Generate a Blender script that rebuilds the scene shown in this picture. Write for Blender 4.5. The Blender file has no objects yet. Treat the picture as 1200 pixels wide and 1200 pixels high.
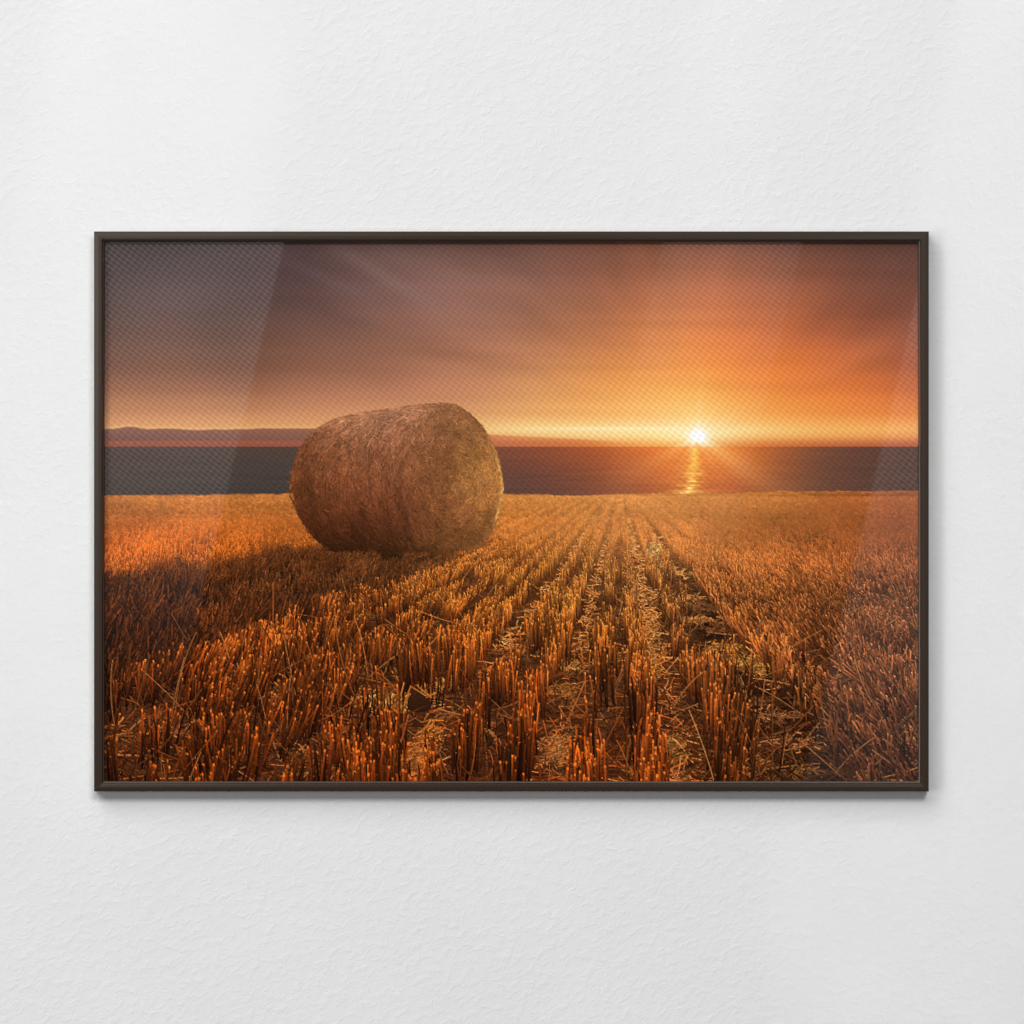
import bpy, bmesh, math, random
import numpy as np
from mathutils import Matrix, Vector

# ============================================================================
#  1.  THE PRINT: the picture that is printed on the canvas, computed as an array
# ============================================================================
# PAINT-BEGIN
PX0, PX1, PY0, PY1 = 116, 1082, 277, 922      # extent of the print in photo pixels (1 px = 1 mm)
SS = 2                                         # supersampling
W, H = (PX1 - PX0), (PY1 - PY0)
HS, WS = H * SS, W * SS
rng = np.random.default_rng(7)


def fnoise(sx, sy, seed, shape=None):
    """smooth gaussian-filtered noise, zero mean, unit deviation; sx, sy in photo px"""
    h, w = shape or (H, W)
    r = np.random.default_rng(seed).standard_normal((h, w)).astype(np.float32)
    fy = np.fft.fftfreq(h)[:, None]
    fx = np.fft.rfftfreq(w)[None, :]
    k = np.exp(-2 * (math.pi ** 2) * ((fx * sx) ** 2 + (fy * sy) ** 2))
    n = np.fft.irfft2(np.fft.rfft2(r) * k, s=(h, w))
    n -= n.mean()
    return (n / (n.std() + 1e-9)).astype(np.float32)


def up(a):
    return np.repeat(np.repeat(a, SS, 0), SS, 1)


def grid_color(xs, ys, tab, X, Y, smooth=True):
    """bilinear look-up of an sRGB table (0..255)"""
    tab = np.array(tab, np.float32) / 255.0
    xs = np.array(xs, np.float32); ys = np.array(ys, np.float32)
    fx = np.interp(X, xs, np.arange(len(xs))); fy = np.interp(Y, ys, np.arange(len(ys)))
    ix = np.clip(fx.astype(int), 0, len(xs) - 2); iy = np.clip(fy.astype(int), 0, len(ys) - 2)
    tx = (fx - ix); ty = (fy - iy)
    tx = tx[..., None]; ty = ty[..., None]
    a = tab[iy, ix] * (1 - tx) + tab[iy, ix + 1] * tx
    b = tab[iy + 1, ix] * (1 - tx) + tab[iy + 1, ix + 1] * tx
    return (a * (1 - ty) + b * ty).astype(np.float32)


def blur(img, sx, sy):
    h, w = img.shape[:2]
    px, py = int(sx * 3) + 1, int(sy * 3) + 1
    p = np.pad(img, ((py, py), (px, px)) + ((0, 0),) * (img.ndim - 2), mode='edge')
    fy = np.fft.fftfreq(p.shape[0])[:, None]; fx = np.fft.rfftfreq(p.shape[1])[None, :]
    k = np.exp(-2 * (math.pi ** 2) * ((fx * sx) ** 2 + (fy * sy) ** 2))
    if img.ndim == 2:
        return np.fft.irfft2(np.fft.rfft2(p) * k, s=p.shape)[py:py + h, px:px + w].astype(np.float32)
    out = np.empty_like(img)
    for c in range(img.shape[2]):
        out[..., c] = np.fft.irfft2(np.fft.rfft2(p[..., c]) * k, s=p.shape[:2])[py:py + h, px:px + w]
    return out


def sstep(a, b, x):
    t = np.clip((x - a) / (b - a), 0, 1)
    return t * t * (3 - 2 * t)


def poly_mask(pts, X, Y):
    """even-odd point in polygon"""
    inside = np.zeros(X.shape, bool)
    n = len(pts)
    for i in range(n):
        x0, y0 = pts[i]; x1, y1 = pts[(i + 1) % n]
        if y0 == y1: continue
        c = ((Y >= min(y0, y1)) & (Y < max(y0, y1)))
        xi = x0 + (Y - y0) * (x1 - x0) / (y1 - y0)
        inside ^= c & (X < xi)
    return inside


def spline(pts, n=8):
    out = []
    m = len(pts)
    for i in range(m):
        p0, p1, p2, p3 = (np.array(pts[(i + k) % m], float) for k in (-1, 0, 1, 2))
        for j in range(n):
            t = j / n
            out.append(tuple(0.5 * ((2 * p1) + (p2 - p0) * t + (2 * p0 - 5 * p1 + 4 * p2 - p3) * t * t
                                    + (3 * p1 - p0 - 3 * p2 + p3) * t ** 3)))
    return out


SUN = (818.0, 511.5)
SEA_Y = 523.5
VX, VY = 727.0, 563.0                          # where the drill rows meet

BALE = spline([(342, 577), (344, 556), (349, 538), (355, 525), (364, 513), (375, 503), (387, 495.5), (403, 490),
               (425, 485.5), (447, 482), (474, 478), (496, 475.5), (522, 474.8), (537, 478), (551, 487), (565, 501),
               (574, 516), (582, 534), (587, 556), (588.6, 574), (586.5, 592), (581, 611), (573, 628), (562, 639),
               (545, 646), (521, 649), (490, 652), (465, 654), (436, 652), (407, 649), (388, 644), (373, 633),
               (361, 618), (351, 602), (345, 590)])

# outline of the field against the sea
FX = [100, 200, 300, 345, 420, 590, 640, 672, 690, 720, 760, 800, 830, 870, 920, 1000, 1100]
FY = [581, 580.3, 579.5, 579, 579, 579, 580, 581.5, 581, 579.5, 579, 579, 578.5, 577.5, 576.5, 576, 575.5]
# outline of the low cloud bank on the left
CX = [100, 150, 175, 200, 215, 235, 255, 280, 300, 345, 420, 560, 620, 680, 760, 1100]
CY = [501.5, 501.5, 503, 504.5, 505, 504.5, 503, 502.5, 502.8, 502.5, 503, 509, 512, 515, 521, 523]


class Strokes:
    """a pile of strokes, painted far to near"""
    def __init__(s):
        s.a = []
    def add(s, key, x0, y0, x1, y1, w0, w1, c0, c1, tip=None, bend=0.0, side=0.0, tipf=0.9):
        n = len(np.atleast_1d(x0))
        f = lambda v: np.broadcast_to(np.asarray(v, np.float32), (n,))
        c = lambda v: np.broadcast_to(np.asarray(v, np.float32), (n, 3))
        if tip is None: tip = c1
        s.a.append(np.column_stack([f(key), f(x0), f(y0), f(x1), f(y1), f(w0), f(w1), f(bend), f(side), f(tipf),
                                    c(c0), c(c1), c(tip)]))
    def paint(s, img, ids=None, idv=0, chunk=300, lo=-1e9, hi=1e9):
        if not s.a: return
        A = np.concatenate(s.a); A = A[(A[:, 0] >= lo) & (A[:, 0] < hi)]; A = A[np.argsort(A[:, 0], kind='stable')]
        for i in range(0, len(A), chunk):
            B = A[i:i + chunk]
            x0, y0, x1, y1 = ((B[:, 1] - PX0) * SS, (B[:, 2] - PY0) * SS, (B[:, 3] - PX0) * SS, (B[:, 4] - PY0) * SS)
            L = np.hypot(x1 - x0, y1 - y0) + 1e-6
            T = max(2, int(np.ceil(L.max() * 1.15)) + 1)
            Wn = max(1, int(np.ceil(max(B[:, 5].max(), B[:, 6].max()) * SS * 1.25)))
            t = np.linspace(0, 1, T, dtype=np.float32)[None, :, None]
            u = (((np.arange(Wn) + .5) / Wn - .5) * 2).astype(np.float32)[None, None, :]
            nx = (-(y1 - y0) / L)[:, None, None]; ny = ((x1 - x0) / L)[:, None, None]
            flip = np.where(nx < 0, -1.0, 1.0); nx = nx * flip; ny = ny * flip
            wd = (B[:, 5][:, None, None] * (1 - t) + B[:, 6][:, None, None] * t) * SS * .5
            off = wd * u + (B[:, 7][:, None, None] * SS) * 4 * t * (1 - t)
            px = x0[:, None, None] + (x1 - x0)[:, None, None] * t + nx * off
            py = y0[:, None, None] + (y1 - y0)[:, None, None] * t + ny * off
            ix = np.floor(px).astype(np.int32); iy = np.floor(py).astype(np.int32)
            c0 = B[:, None, None, 10:13]; c1 = B[:, None, None, 13:16]; c2 = B[:, None, None, 16:19]
            tt = t[..., None]
            col = c0 * (1 - tt) + c1 * tt
            k = (t > B[:, 9][:, None, None])[..., None]
            col = np.where(k, c2, col)
            col = col * (1 + B[:, 8][:, None, None, None] * u[..., None])
            ok = (ix >= 0) & (ix < WS) & (iy >= 0) & (iy < HS)
            col = np.broadcast_to(col, ok.shape + (3,))
            img[iy[ok], ix[ok]] = col[ok]
            if ids is not None: ids[iy[ok], ix[ok]] = idv


def paint():
    yy, xx = np.mgrid[0:H, 0:W].astype(np.float32)
    X = xx + PX0 + .5; Y = yy + PY0 + .5
    SX, SY = SUN
    DX, DY = X - SX, Y - SY
    R = np.hypot(DX, DY)
    # ------------------------------------------------------------------ sky
    xs = [116, 230, 350, 450, 560, 620, 700, 780, 818, 860, 950, 1060, 1082]
    ys = [277, 300, 345, 390, 430, 460, 485, 497, 504, 512, 519, 524]
    sky_tab = [
        # 116          230           350           450           560            620            700            780            818            860            950            1060          1082
        [(74, 60, 60), (74, 61, 60), (84, 67, 64), (98, 77, 72), (104, 76, 68), (108, 76, 66), (124, 80, 64), (130, 84, 66), (128, 83, 66), (122, 80, 66), (104, 73, 62), (96, 69, 60), (94, 68, 60)],
        [(74, 62, 62), (76, 63, 63), (88, 70, 69), (110, 86, 82), (114, 84, 76), (116, 82, 72), (132, 87, 70), (146, 93, 70), (144, 92, 69), (140, 88, 67), (114, 77, 64), (100, 71, 62), (98, 70, 62)],
        [(84, 67, 64), (86, 69, 67), (100, 76, 74), (116, 88, 82), (134, 98, 86), (138, 98, 82), (156, 100, 76), (176, 110, 76), (178, 110, 74), (172, 104, 70), (140, 88, 66), (114, 76, 64), (112, 75, 64)],
        [(96, 70, 61), (98, 72, 62), (112, 80, 70), (126, 90, 76), (148, 104, 84), (158, 108, 82), (186, 118, 78), (212, 132, 78), (216, 132, 74), (208, 120, 68), (174, 101, 66), (136, 84, 66), (132, 83, 66)],
        [(114, 77, 58), (118, 80, 60), (134, 92, 70), (150, 103, 78), (178, 121, 88), (190, 130, 90), (214, 140, 82), (234, 152, 80), (240, 152, 74), (238, 142, 66), (214, 119, 62), (164, 93, 62), (158, 90, 62)],
        [(148, 98, 64), (154, 102, 66), (172, 116, 80), (182, 124, 84), (200, 138, 94), (212, 148, 94), (236, 160, 88), (246, 172, 88), (248, 174, 84), (243, 156, 72), (226, 127, 60), (198, 106, 58), (190, 102, 58)],
        [(186, 130, 80), (192, 134, 82), (202, 142, 90), (206, 146, 92), (218, 156, 98), (230, 168, 104), (245, 184, 106), (250, 200, 116), (253, 212, 124), (247, 188, 100), (236, 154, 76), (222, 136, 70), (216, 132, 70)],
        [(208, 150, 92), (212, 154, 92), (216, 156, 94), (220, 162, 100), (234, 180, 108), (246, 206, 132), (251, 218, 144), (252, 226, 152), (255, 238, 176), (249, 212, 132), (241, 184, 100), (236, 172, 98), (232, 168, 96)],
        [(214, 158, 96), (216, 160, 96), (222, 164, 98), (228, 170, 104), (242, 196, 122), (250, 224, 154), (252, 234, 170), (253, 236, 170), (255, 244, 200), (250, 226, 150), (243, 192, 108), (238, 178, 102), (234, 174, 100)],
        [(206, 140, 86), (208, 142, 86), (214, 146, 88), (220, 150, 92), (232, 166, 102), (240, 188, 118), (248, 212, 140), (252, 226, 150), (255, 244, 200), (248, 204, 124), (237, 172, 96), (228, 154, 88), (224, 150, 86)],
        [(190, 118, 76), (192, 118, 76), (198, 122, 78), (202, 124, 80), (206, 128, 82), (212, 136, 84), (234, 156, 86), (248, 182, 96), (253, 206, 120), (236, 150, 76), (210, 120, 66), (192, 106, 68), (188, 104, 68)],
        [(176, 100, 70), (178, 100, 70), (182, 102, 70), (186, 106, 72), (190, 108, 74), (196, 112, 74), (222, 130, 70), (242, 158, 74), (250, 180, 90), (226, 128, 62), (192, 102, 60), (172, 92, 64), (168, 90, 64)],
    ]
    sky = grid_color(xs, ys, sky_tab, X, Y)
    lo = sstep(470, 490, Y)[..., None]
    gl_ = (np.exp(-((Y - 494) / 16) ** 2) * sstep(560, 700, X))[..., None]
    sky = sky * (1 + gl_ * np.array([0, -.065, -.09], np.float32))
    rg_ = (np.exp(-(((X - 980) / 150) ** 2 + ((Y - 350) / 110) ** 2)))[..., None]
    up_ = (np.exp(-(((X - 500) / 150) ** 2 + ((Y - 350) / 80) ** 2)))[..., None]
    sky = sky * (1 + up_ * np.array([.07, .04, .03], np.float32))
    sky = sky * (1 + rg_ * np.array([.11, .045, .02], np.float32))
    lowk = sstep(400, 470, Y)[..., None]
    sky = sky * (1 + lowk * np.array([0, -.014, .05 + .05], np.float32) * sstep(640, 480, X)[..., None] + (1 - lowk) * np.array([.0, -.01, -.01], np.float32))
    sky = blur(sky, 22, 9) * (1 - lo) + blur(sky, 22, 1.6) * lo
    # streaked high cloud, drawn out from the sun
    ang = np.arctan2(-DY, DX)                       # 0 .. pi above the horizon
    pw, ph = 900, 300
    P1 = fnoise(34, 4.0, 11, (ph, pw)); P2 = fnoise(60, 11, 12, (ph, pw)); P3 = fnoise(22, 2.0, 13, (ph, pw))
    ui = np.clip((R / 800 * pw), 0, pw - 1.01); vi = np.clip((ang + .3) / (math.pi + .6) * ph, 0, ph - 1.01)
    def samp(P):
        a = ui.astype(int); b = vi.astype(int); fu = ui - a; fv = vi - b
        return (P[b, a] * (1 - fu) * (1 - fv) + P[b, a + 1] * fu * (1 - fv) + P[b + 1, a] * (1 - fu) * fv + P[b + 1, a + 1] * fu * fv)
    st = samp(P1) * .5 + samp(P2) * .8 + samp(P3) * .22
    hor = fnoise(130, 7, 14) * .6 + fnoise(60, 3, 15) * .4
    fade = sstep(500, 430, Y) * sstep(60, 240, R)
    leftw = sstep(760, 560, X)
    k = (st * (.022 + .024 * leftw) * fade + hor * .018 * sstep(515, 470, Y))[..., None]
    sky = sky * (1 + k * np.array([1.0, 1.05, 1.15], np.float32)) 
    # bright violet-grey streaks at the upper left, brown ones between
    def streak(xa, ya, xb, yb, wdt, amt, col):
        nonlocal sky
        dx, dy = xb - xa, yb - ya; Ls = math.hypot(dx, dy)
        t = ((X - xa) * dx + (Y - ya) * dy) / Ls ** 2
        d = ((X - xa) * dy - (Y - ya) * dx) / Ls
        m = np.exp(-(d / wdt) ** 2) * np.exp(-((t - .5) / .42) ** 2)
        sky = sky + (m * amt)[..., None] * (np.array(col, np.float32) / 255 - sky)
    streak(385, 285, 530, 372, 9, .34, (146, 116, 110))
    streak(330, 305, 440, 350, 7, .30, (118, 96, 100))
    streak(430, 300, 640, 345, 12, .20, (152, 112, 96))
    streak(480, 283, 640, 300, 8, .16, (96, 66, 58))
    streak(330, 350, 470, 395, 8, .14, (86, 64, 62))
    streak(300, 315, 420, 330, 7, .10, (84, 66, 66))
    streak(560, 320, 760, 420, 14, .16, (190, 130, 98))
    streak(400, 400, 640, 430, 9, .22, (134, 90, 68))
    streak(260, 395, 420, 412, 6, .14, (112, 76, 62))
    streak(900, 470, 1075, 380, 14, .20, (214, 128, 82))
    streak(890, 420, 1080, 300, 13, .10, (118, 74, 60))
    streak(940, 460, 1085, 405, 9, .12, (150, 84, 56))
    streak(860, 440, 960, 330, 12, .14, (196, 112, 66))
    # cloud bank and haze line on the left
    cy = np.interp(X, CX, CY) + .8 * fnoise(9, 300, 16) * sstep(340, 280, X)
    bankc = grid_color([116, 340, 420, 590, 680, 760, 1082], [500, 510, 516, 518, 524],
                       [[(136, 92, 78), (150, 104, 88), (158, 104, 84), (216, 140, 90), (226, 136, 78), (240, 160, 80), (200, 110, 70)],
                        [(122, 84, 76), (138, 95, 84), (146, 96, 80), (212, 134, 88), (222, 132, 76), (240, 160, 80), (200, 110, 70)],
                        [(116, 78, 72), (132, 88, 80), (140, 90, 78), (206, 126, 86), (218, 126, 74), (240, 160, 80), (200, 110, 70)],
                        [(146, 84, 68), (158, 92, 74), (160, 94, 74), (200, 118, 82), (214, 122, 72), (240, 160, 80), (200, 110, 70)],
                        [(142, 80, 66), (150, 86, 72), (152, 88, 72), (190, 110, 78), (210, 118, 70), (240, 158, 78), (190, 100, 66)]], X, Y)
    bankc = bankc * np.array([1.0, .985, .93], np.float32)
    m = sstep(-.8, 1.2, Y - cy) * sstep(770, 690, X) * (1 - .35 * sstep(560, 620, X) * sstep(1, -8, Y - cy - 8))
    rim = np.exp(-((Y - cy + 1.5) / 1.6) ** 2) * sstep(620, 340, X) * .45
    sky = sky + rim[..., None] * (np.array([236, 180, 108], np.float32) / 255 - sky)
    sky = sky * (1 - m[..., None]) + bankc * m[..., None]
    # thin bright line towards the sun, glow and spikes of the sun
    ln = np.exp(-((Y - 502.6) / 1.5) ** 2) * sstep(590, 700, X) * sstep(826, 800, X)
    sky = sky + (ln * .42)[..., None] * (np.array([255, 246, 214], np.float32) / 255 - sky)
    ray = np.zeros_like(R)
    for a, l, wd_ in ((86, 30, 2.6), (58, 22, 2.6), (120, 22, 2.4), (30, 26, 2.8), (150, 24, 2.4), (8, 34, 2.4), (170, 40, 2.4), (-35, 60, 4.5),
                      (-62, 26, 2.6), (-120, 24, 2.4), (-150, 40, 3.0), (-8, 28, 2.2), (188, 34, 2.2), (76, 20, 2), (104, 20, 2)):
        ar = math.radians(a)
        al = DX * math.cos(ar) - DY * math.sin(ar); ac = DX * math.sin(ar) + DY * math.cos(ar)
        ray = np.maximum(ray, np.exp(-(ac / (wd_ * (1 + np.maximum(al, 0) / 40))) ** 2) * np.exp(-np.maximum(al, 0) / l * 1.5) * (al > 0))
    # ------------------------------------------------------------------ sea
    sxs = [116, 345, 420, 590, 640, 700, 760, 800, 830, 870, 910, 960, 1010, 1082]
    sys_ = [523, 540, 560, 582]
    sea_tab = [
        [(77, 65, 66), (80, 67, 66), (88, 68, 66), (126, 78, 66), (140, 80, 62), (170, 92, 58), (212, 118, 56), (232, 136, 58), (240, 146, 60), (208, 118, 58), (164, 96, 62), (122, 80, 66), (98, 69, 64), (84, 63, 61)],
        [(74, 65, 67), (74, 65, 67), (84, 67, 67), (112, 72, 66), (126, 76, 64), (152, 86, 60), (198, 112, 62), (222, 128, 62), (222, 128, 62), (198, 112, 62), (156, 92, 64), (114, 76, 66), (94, 68, 64), (82, 62, 61)],
        [(72, 65, 68), (70, 64, 68), (80, 66, 68), (98, 69, 68), (110, 72, 66), (132, 80, 64), (176, 100, 64), (206, 118, 62), (204, 116, 64), (178, 98, 64), (140, 84, 66), (106, 73, 66), (90, 66, 64), (80, 61, 61)],
        [(70, 63, 66), (66, 62, 66), (76, 64, 66), (88, 67, 68), (98, 69, 67), (116, 74, 66), (156, 90, 64), (196, 112, 62), (194, 110, 64), (158, 88, 62), (122, 78, 66), (98, 70, 66), (84, 64, 63), (78, 60, 60)],
    ]
    sea = blur(grid_color(sxs, sys_, sea_tab, X, Y), 14, 2) * np.array([1.05, .985, .86], np.float32)
    dep = np.clip((Y - SEA_Y) / 55, 0, 1)
    wv = fnoise(9, .55, 21) * .5 + fnoise(24, 1.0, 22) * .5
    sea = sea * (1 + (wv * (.010 + .028 * dep))[..., None])
    # shafts of glare crossing the sea below the sun
    for a, l, wdt, amt in ((-36, 90, 11, .50), (-20, 70, 8, .20), (-58, 60, 7, .20), (-148, 90, 10, .20), (-128, 60, 8, .16)):
        ar = math.radians(a)
        al = DX * math.cos(ar) - DY * math.sin(ar); ac = DX * math.sin(ar) + DY * math.cos(ar)
        mm = np.exp(-(ac / (wdt * (.4 + np.maximum(al, 0) / 60))) ** 2) * np.exp(-np.maximum(al, 0) / l) * (al > 0) * amt
        sea = sea + mm[..., None] * (np.array([255, 160, 60], np.float32) / 255 - sea)
    # glitter path
    gx = 815.5 - 4.5 * dep
    gw = 5.0 + 15 * dep ** 1.3
    g = np.exp(-((X - gx) / gw) ** 2)
    gl = fnoise(3.4, .5, 23) + .6 * fnoise(6, .8, 24)
    core = np.exp(-((X - gx) / (4.2 + 3 * dep)) ** 2)
    gm = np.clip(g * (.42 + .26 * gl * (.25 + dep)), 0, 1) + core * (.62 - .45 * dep)
    gm = np.clip(gm, 0, 1) * sstep(SEA_Y - 1, SEA_Y + 3, Y)
    sea = sea + gm[..., None] * (np.array([255, 194, 84], np.float32) / 255 - sea)
    gh = np.clip((gl * g - 1.0) * .55, 0, 1) * sstep(.15, .5, dep) + .55 * np.exp(-((X - 810) / 15) ** 2) * np.exp(-((Y - 576.5) / 1.5) ** 2)
    sea = sea + np.clip(gh, 0, 1)[..., None] * (np.array([255, 232, 150], np.float32) / 255 - sea)

    img1 = np.where((Y < SEA_Y + .3)[..., None], sky, sea)
    # soft seam on the horizon
    hm = np.exp(-((Y - SEA_Y) / .8) ** 2)[..., None] * .3
    img1 = img1 * (1 - hm) + blur(img1, 1, 1) * hm
    ids1 = np.where(Y < SEA_Y, 0, 1).astype(np.uint8)
    # the sun itself
    core = np.exp(-(R / 6.6) ** 3)
    halo = np.exp(-R / 17) * .48
    img1 = img1 + np.clip(halo * np.where(Y > SEA_Y, .5, 1), 0, 1)[..., None] * (np.array([255, 230, 150], np.float32) / 255 - img1)
    img1 = img1 + np.clip(ray * np.where(Y > SEA_Y, .5, .85), 0, 1)[..., None] * (np.array([255, 240, 190], np.float32) / 255 - img1)
    jag = np.clip(core * 1.15 + ray * np.exp(-(R / 15) ** 4), 0, 1)
    img1 = img1 + jag[..., None] * (np.array([255, 253, 250], np.float32) / 255 - img1)
    ids1[R < 13] = 4
    img = up(img1); ids = up(ids1)

    # ------------------------------------------------------------------ field: ground
    yS, xS = np.mgrid[0:HS, 0:WS].astype(np.float32)
    XS = xS / SS + PX0 + .25; YS = yS / SS + PY0 + .25
    fedge = np.interp(X, FX, FY)
    fld = (YS > np.interp(XS, FX, FY) + up(.35 * fnoise(2.2, 50, 30)))
    txs = [116, 240, 360, 480, 600, 700, 800, 900, 1000, 1082]
    tys = [576, 590, 612, 640, 680, 730, 790, 850, 922]
    tone_tab = [
        [(172, 98, 42), (180, 102, 42), (184, 106, 46), (192, 118, 54), (204, 130, 62), (206, 134, 68), (212, 138, 66), (196, 118, 54), (162, 88, 44), (146, 80, 44)],
        [(178, 98, 36), (184, 102, 36), (188, 106, 40), (186, 110, 46), (196, 122, 56), (196, 124, 62), (202, 128, 62), (184, 108, 50), (150, 80, 38), (138, 74, 40)],
        [(176, 90, 30), (182, 92, 30), (182, 94, 32), (176, 96, 36), (184, 108, 46), (184, 112, 54), (188, 114, 54), (172, 96, 44), (136, 72, 34), (126, 66, 36)],
        [(170, 80, 25), (172, 82, 26), (168, 82, 28), (160, 82, 30), (172, 96, 38), (176, 104, 48), (172, 100, 46), (158, 84, 38), (128, 66, 30), (118, 62, 34)],
        [(150, 68, 22), (150, 70, 22), (150, 72, 24), (156, 78, 28), (166, 88, 32), (168, 94, 40), (162, 88, 38), (152, 78, 34), (126, 64, 30), (118, 62, 34)],
        [(138, 60, 20), (144, 62, 20), (152, 68, 22), (158, 74, 24), (164, 80, 26), (162, 84, 30), (150, 76, 30), (146, 72, 30), (126, 64, 30), (116, 62, 34)],
        [(132, 55, 17), (140, 58, 17), (150, 64, 19), (152, 66, 20), (156, 70, 21), (154, 72, 24), (140, 66, 24), (132, 64, 26), (122, 62, 30), (114, 60, 34)],
        [(128, 52, 15), (138, 55, 15), (146, 60, 17), (146, 60, 17), (148, 62, 18), (148, 63, 19), (138, 60, 20), (120, 56, 22), (114, 58, 28), (110, 57, 32)],
        [(124, 48, 13), (134, 52, 13), (142, 55, 14), (140, 54, 14), (144, 56, 14), (142, 56, 15), (138, 55, 15), (118, 52, 18), (108, 54, 26), (106, 54, 30)],
    ]
    tone1 = blur(grid_color(txs, tys, tone_tab, X, Y), 18, 4)
    patch = fnoise(26, 9, 31) * .5 + fnoise(60, 20, 32) * .5
    tone1 = tone1 * ((1 + .07 * patch) * (.93 + .05 * sstep(600, 660, Y)))[..., None]
    fl_ = (sstep(660, 600, Y) * sstep(520, 340, X))[..., None]
    tone1 = tone1 * (1 + fl_ * np.array([-.03, .03, .26], np.float32)) * (1 + .07 * sstep(625, 585, Y))[..., None]
    near1 = sstep(585, 780, Y)
    # shade thrown by the bale
    SH = spline([(398, 640), (340, 645), (290, 654), (230, 665), (170, 674), (90, 686), (60, 740), (60, 836), (118, 832), (160, 812), (215, 792),
                 (270, 768), (305, 750), (345, 734), (390, 712), (440, 695), (490, 678), (535, 660), (520, 645), (460, 640)], 4)
    sh1 = poly_mask(SH, X + 6 * fnoise(5, 2.5, 33), Y + 2.5 * fnoise(5, 3, 34)).astype(np.float32)
    sh1 = blur(sh1, 3.0, 2.0)
    def look(a, x, y):
        return a[np.clip((y - PY0).astype(int), 0, H - 1), np.clip((x - PX0).astype(int), 0, W - 1)]
    # rows: v is the row coordinate (camera heights), constant along a drill row
    def rowc(x, y): return (x - VX) / np.maximum(y - VY, 3.0)
    PITCH = .2225
    # ground: dark earth between the rows near by, stubble tone further off
    earth = np.array([58, 30, 15], np.float32) / 255
    e2 = np.array([70, 40, 24], np.float32) / 255
    en = sstep(-1, 1, fnoise(14, 5, 35))[..., None]
    earth1 = earth * (1 - en) + e2 * en
    gmix = (sstep(592, 720, Y) * .86)[..., None]
    ground = tone1 * (1 - gmix) + earth1 * gmix
    fine = fnoise(1.2, .45, 36) * .55 + fnoise(3.5, .7, 37) * .45
    ground = ground * (1 + (fine * (.10 + .10 * near1))[..., None])
    # faint lines of the far rows
    rv = rowc(X, Y)
    lines = (.55 + .45 * np.tanh(fnoise(30, 5, 62))) * np.cos(2 * math.pi * (rv + .67) / (PITCH * 2)) * sstep(582, 606, Y) * sstep(665, 620, Y) * sstep(3.4, 2.0, np.abs(rv) * (Y - VY) / 60)
    ground = ground * (1 - (.16 * lines)[..., None])
    # horizontal swathes far left and far right
    sw = fnoise(120, 1.3, 38) * sstep(640, 590, Y) * (sstep(480, 330, X) + .6 * sstep(820, 960, X))
    ground = ground * (1 + (.14 * sw)[..., None])
    # tyre track on the right
    tc = 745 + (Y - 600) * .68 + 7 * np.sin(Y / 31)
    tw = 4 + np.maximum(Y - 600, 0) * .15
    trk1 = np.exp(-((X - tc) / np.maximum(tw, .5)) ** 4) * sstep(655, 720, Y)
    bars = fnoise(13, 3.2, 39) + .5 * fnoise(7, 1.5, 40)
    trkc = np.array([36, 18, 9], np.float32) / 255
    trkl = np.array([128, 78, 40], np.float32) / 255
    bm = .75 * sstep(1.0, 2.0, bars)[..., None]
    tcol = (trkc * (1 - bm) + trkl * bm) * (1 + .25 * fnoise(2.5, .9, 64) + .15 * fnoise(1, .6, 65))[..., None]
    ground = ground * (1 - trk1[..., None] * .92) + tcol * trk1[..., None] * .92
    shc = np.array([.58, .60, .70], np.float32)
    ground = ground * (1 - sh1[..., None] * (1 - shc))
    gS = up(ground)
    img[fld] = gS[fld]; ids[fld & (ids != 4)] = 2

    # ------------------------------------------------------------------ field: strokes
    def scatter(n, ylo, yhi, power):
        """random points, denser towards ylo"""
        u = rng.random(n)
        if power == 1.0: power = .999
        y = VY + ((ylo - VY) ** (1 - power) + u * ((yhi - VY) ** (1 - power) - (ylo - VY) ** (1 - power))) ** (1 / (1 - power))
        x = rng.uniform(PX0 - 20, PX1 + 20, n)
        return x, y
    clump = fnoise(9, 6, 41); clump2 = fnoise(16, 11, 42); tall = fnoise(30, 14, 43)
    leanN = fnoise(22, 12, 44); colN = fnoise(12, 8, 45)

    def stalks(n, ylo, yhi, power, st, dens=1.0):
        x, y = scatter(n, ylo, yhi, power)
        sc = (y - VY)
        v = rowc(x, y)
        right = sstep(.64, .86, v)                                # beyond the tyre track the straw lies over
        left = sstep(-.55, -1.3, v)
        ph = -.75 * np.cos(2 * math.pi * (v + .67) / PITCH) - .55 * np.cos(math.pi * (v + .67) / PITCH)
        # pull towards the row lines
        near = sstep(600, 720, y)
        keep = ph * (1 - .45 * right) + .42 * look(clump, x, y) + .25 * look(clump2, x, y) + rng.normal(0, .24, n)
        thr = -.9 + (1.15 - .75 * right - .15 * left) * sstep(585, 680, y) + .22 * sstep(740, 800, y) * (1 - .9 * right)
        ok = keep > thr
        # bare strips: two wheelings either side of the middle rows, and the track
        g1 = np.exp(-((v + .625 + .012 * np.sin(y / 23)) / .085) ** 4) * (y < 800)
        g2 = np.exp(-((v - .20) / .062) ** 4) * (y > 612)
        g3 = np.exp(-((v + .225) / .052) ** 4) * (y > 640)
        gap = np.clip(g1 + g2 + g3, 0, 1)
        ok &= rng.random(n) > gap * .93
        ok &= rng.random(n) > look(trk1, x, y) * .95
        ok &= rng.random(n) > look(trk1, x + .01 * sc, y - .11 * sc) * .80 * (y > 690)
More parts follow.
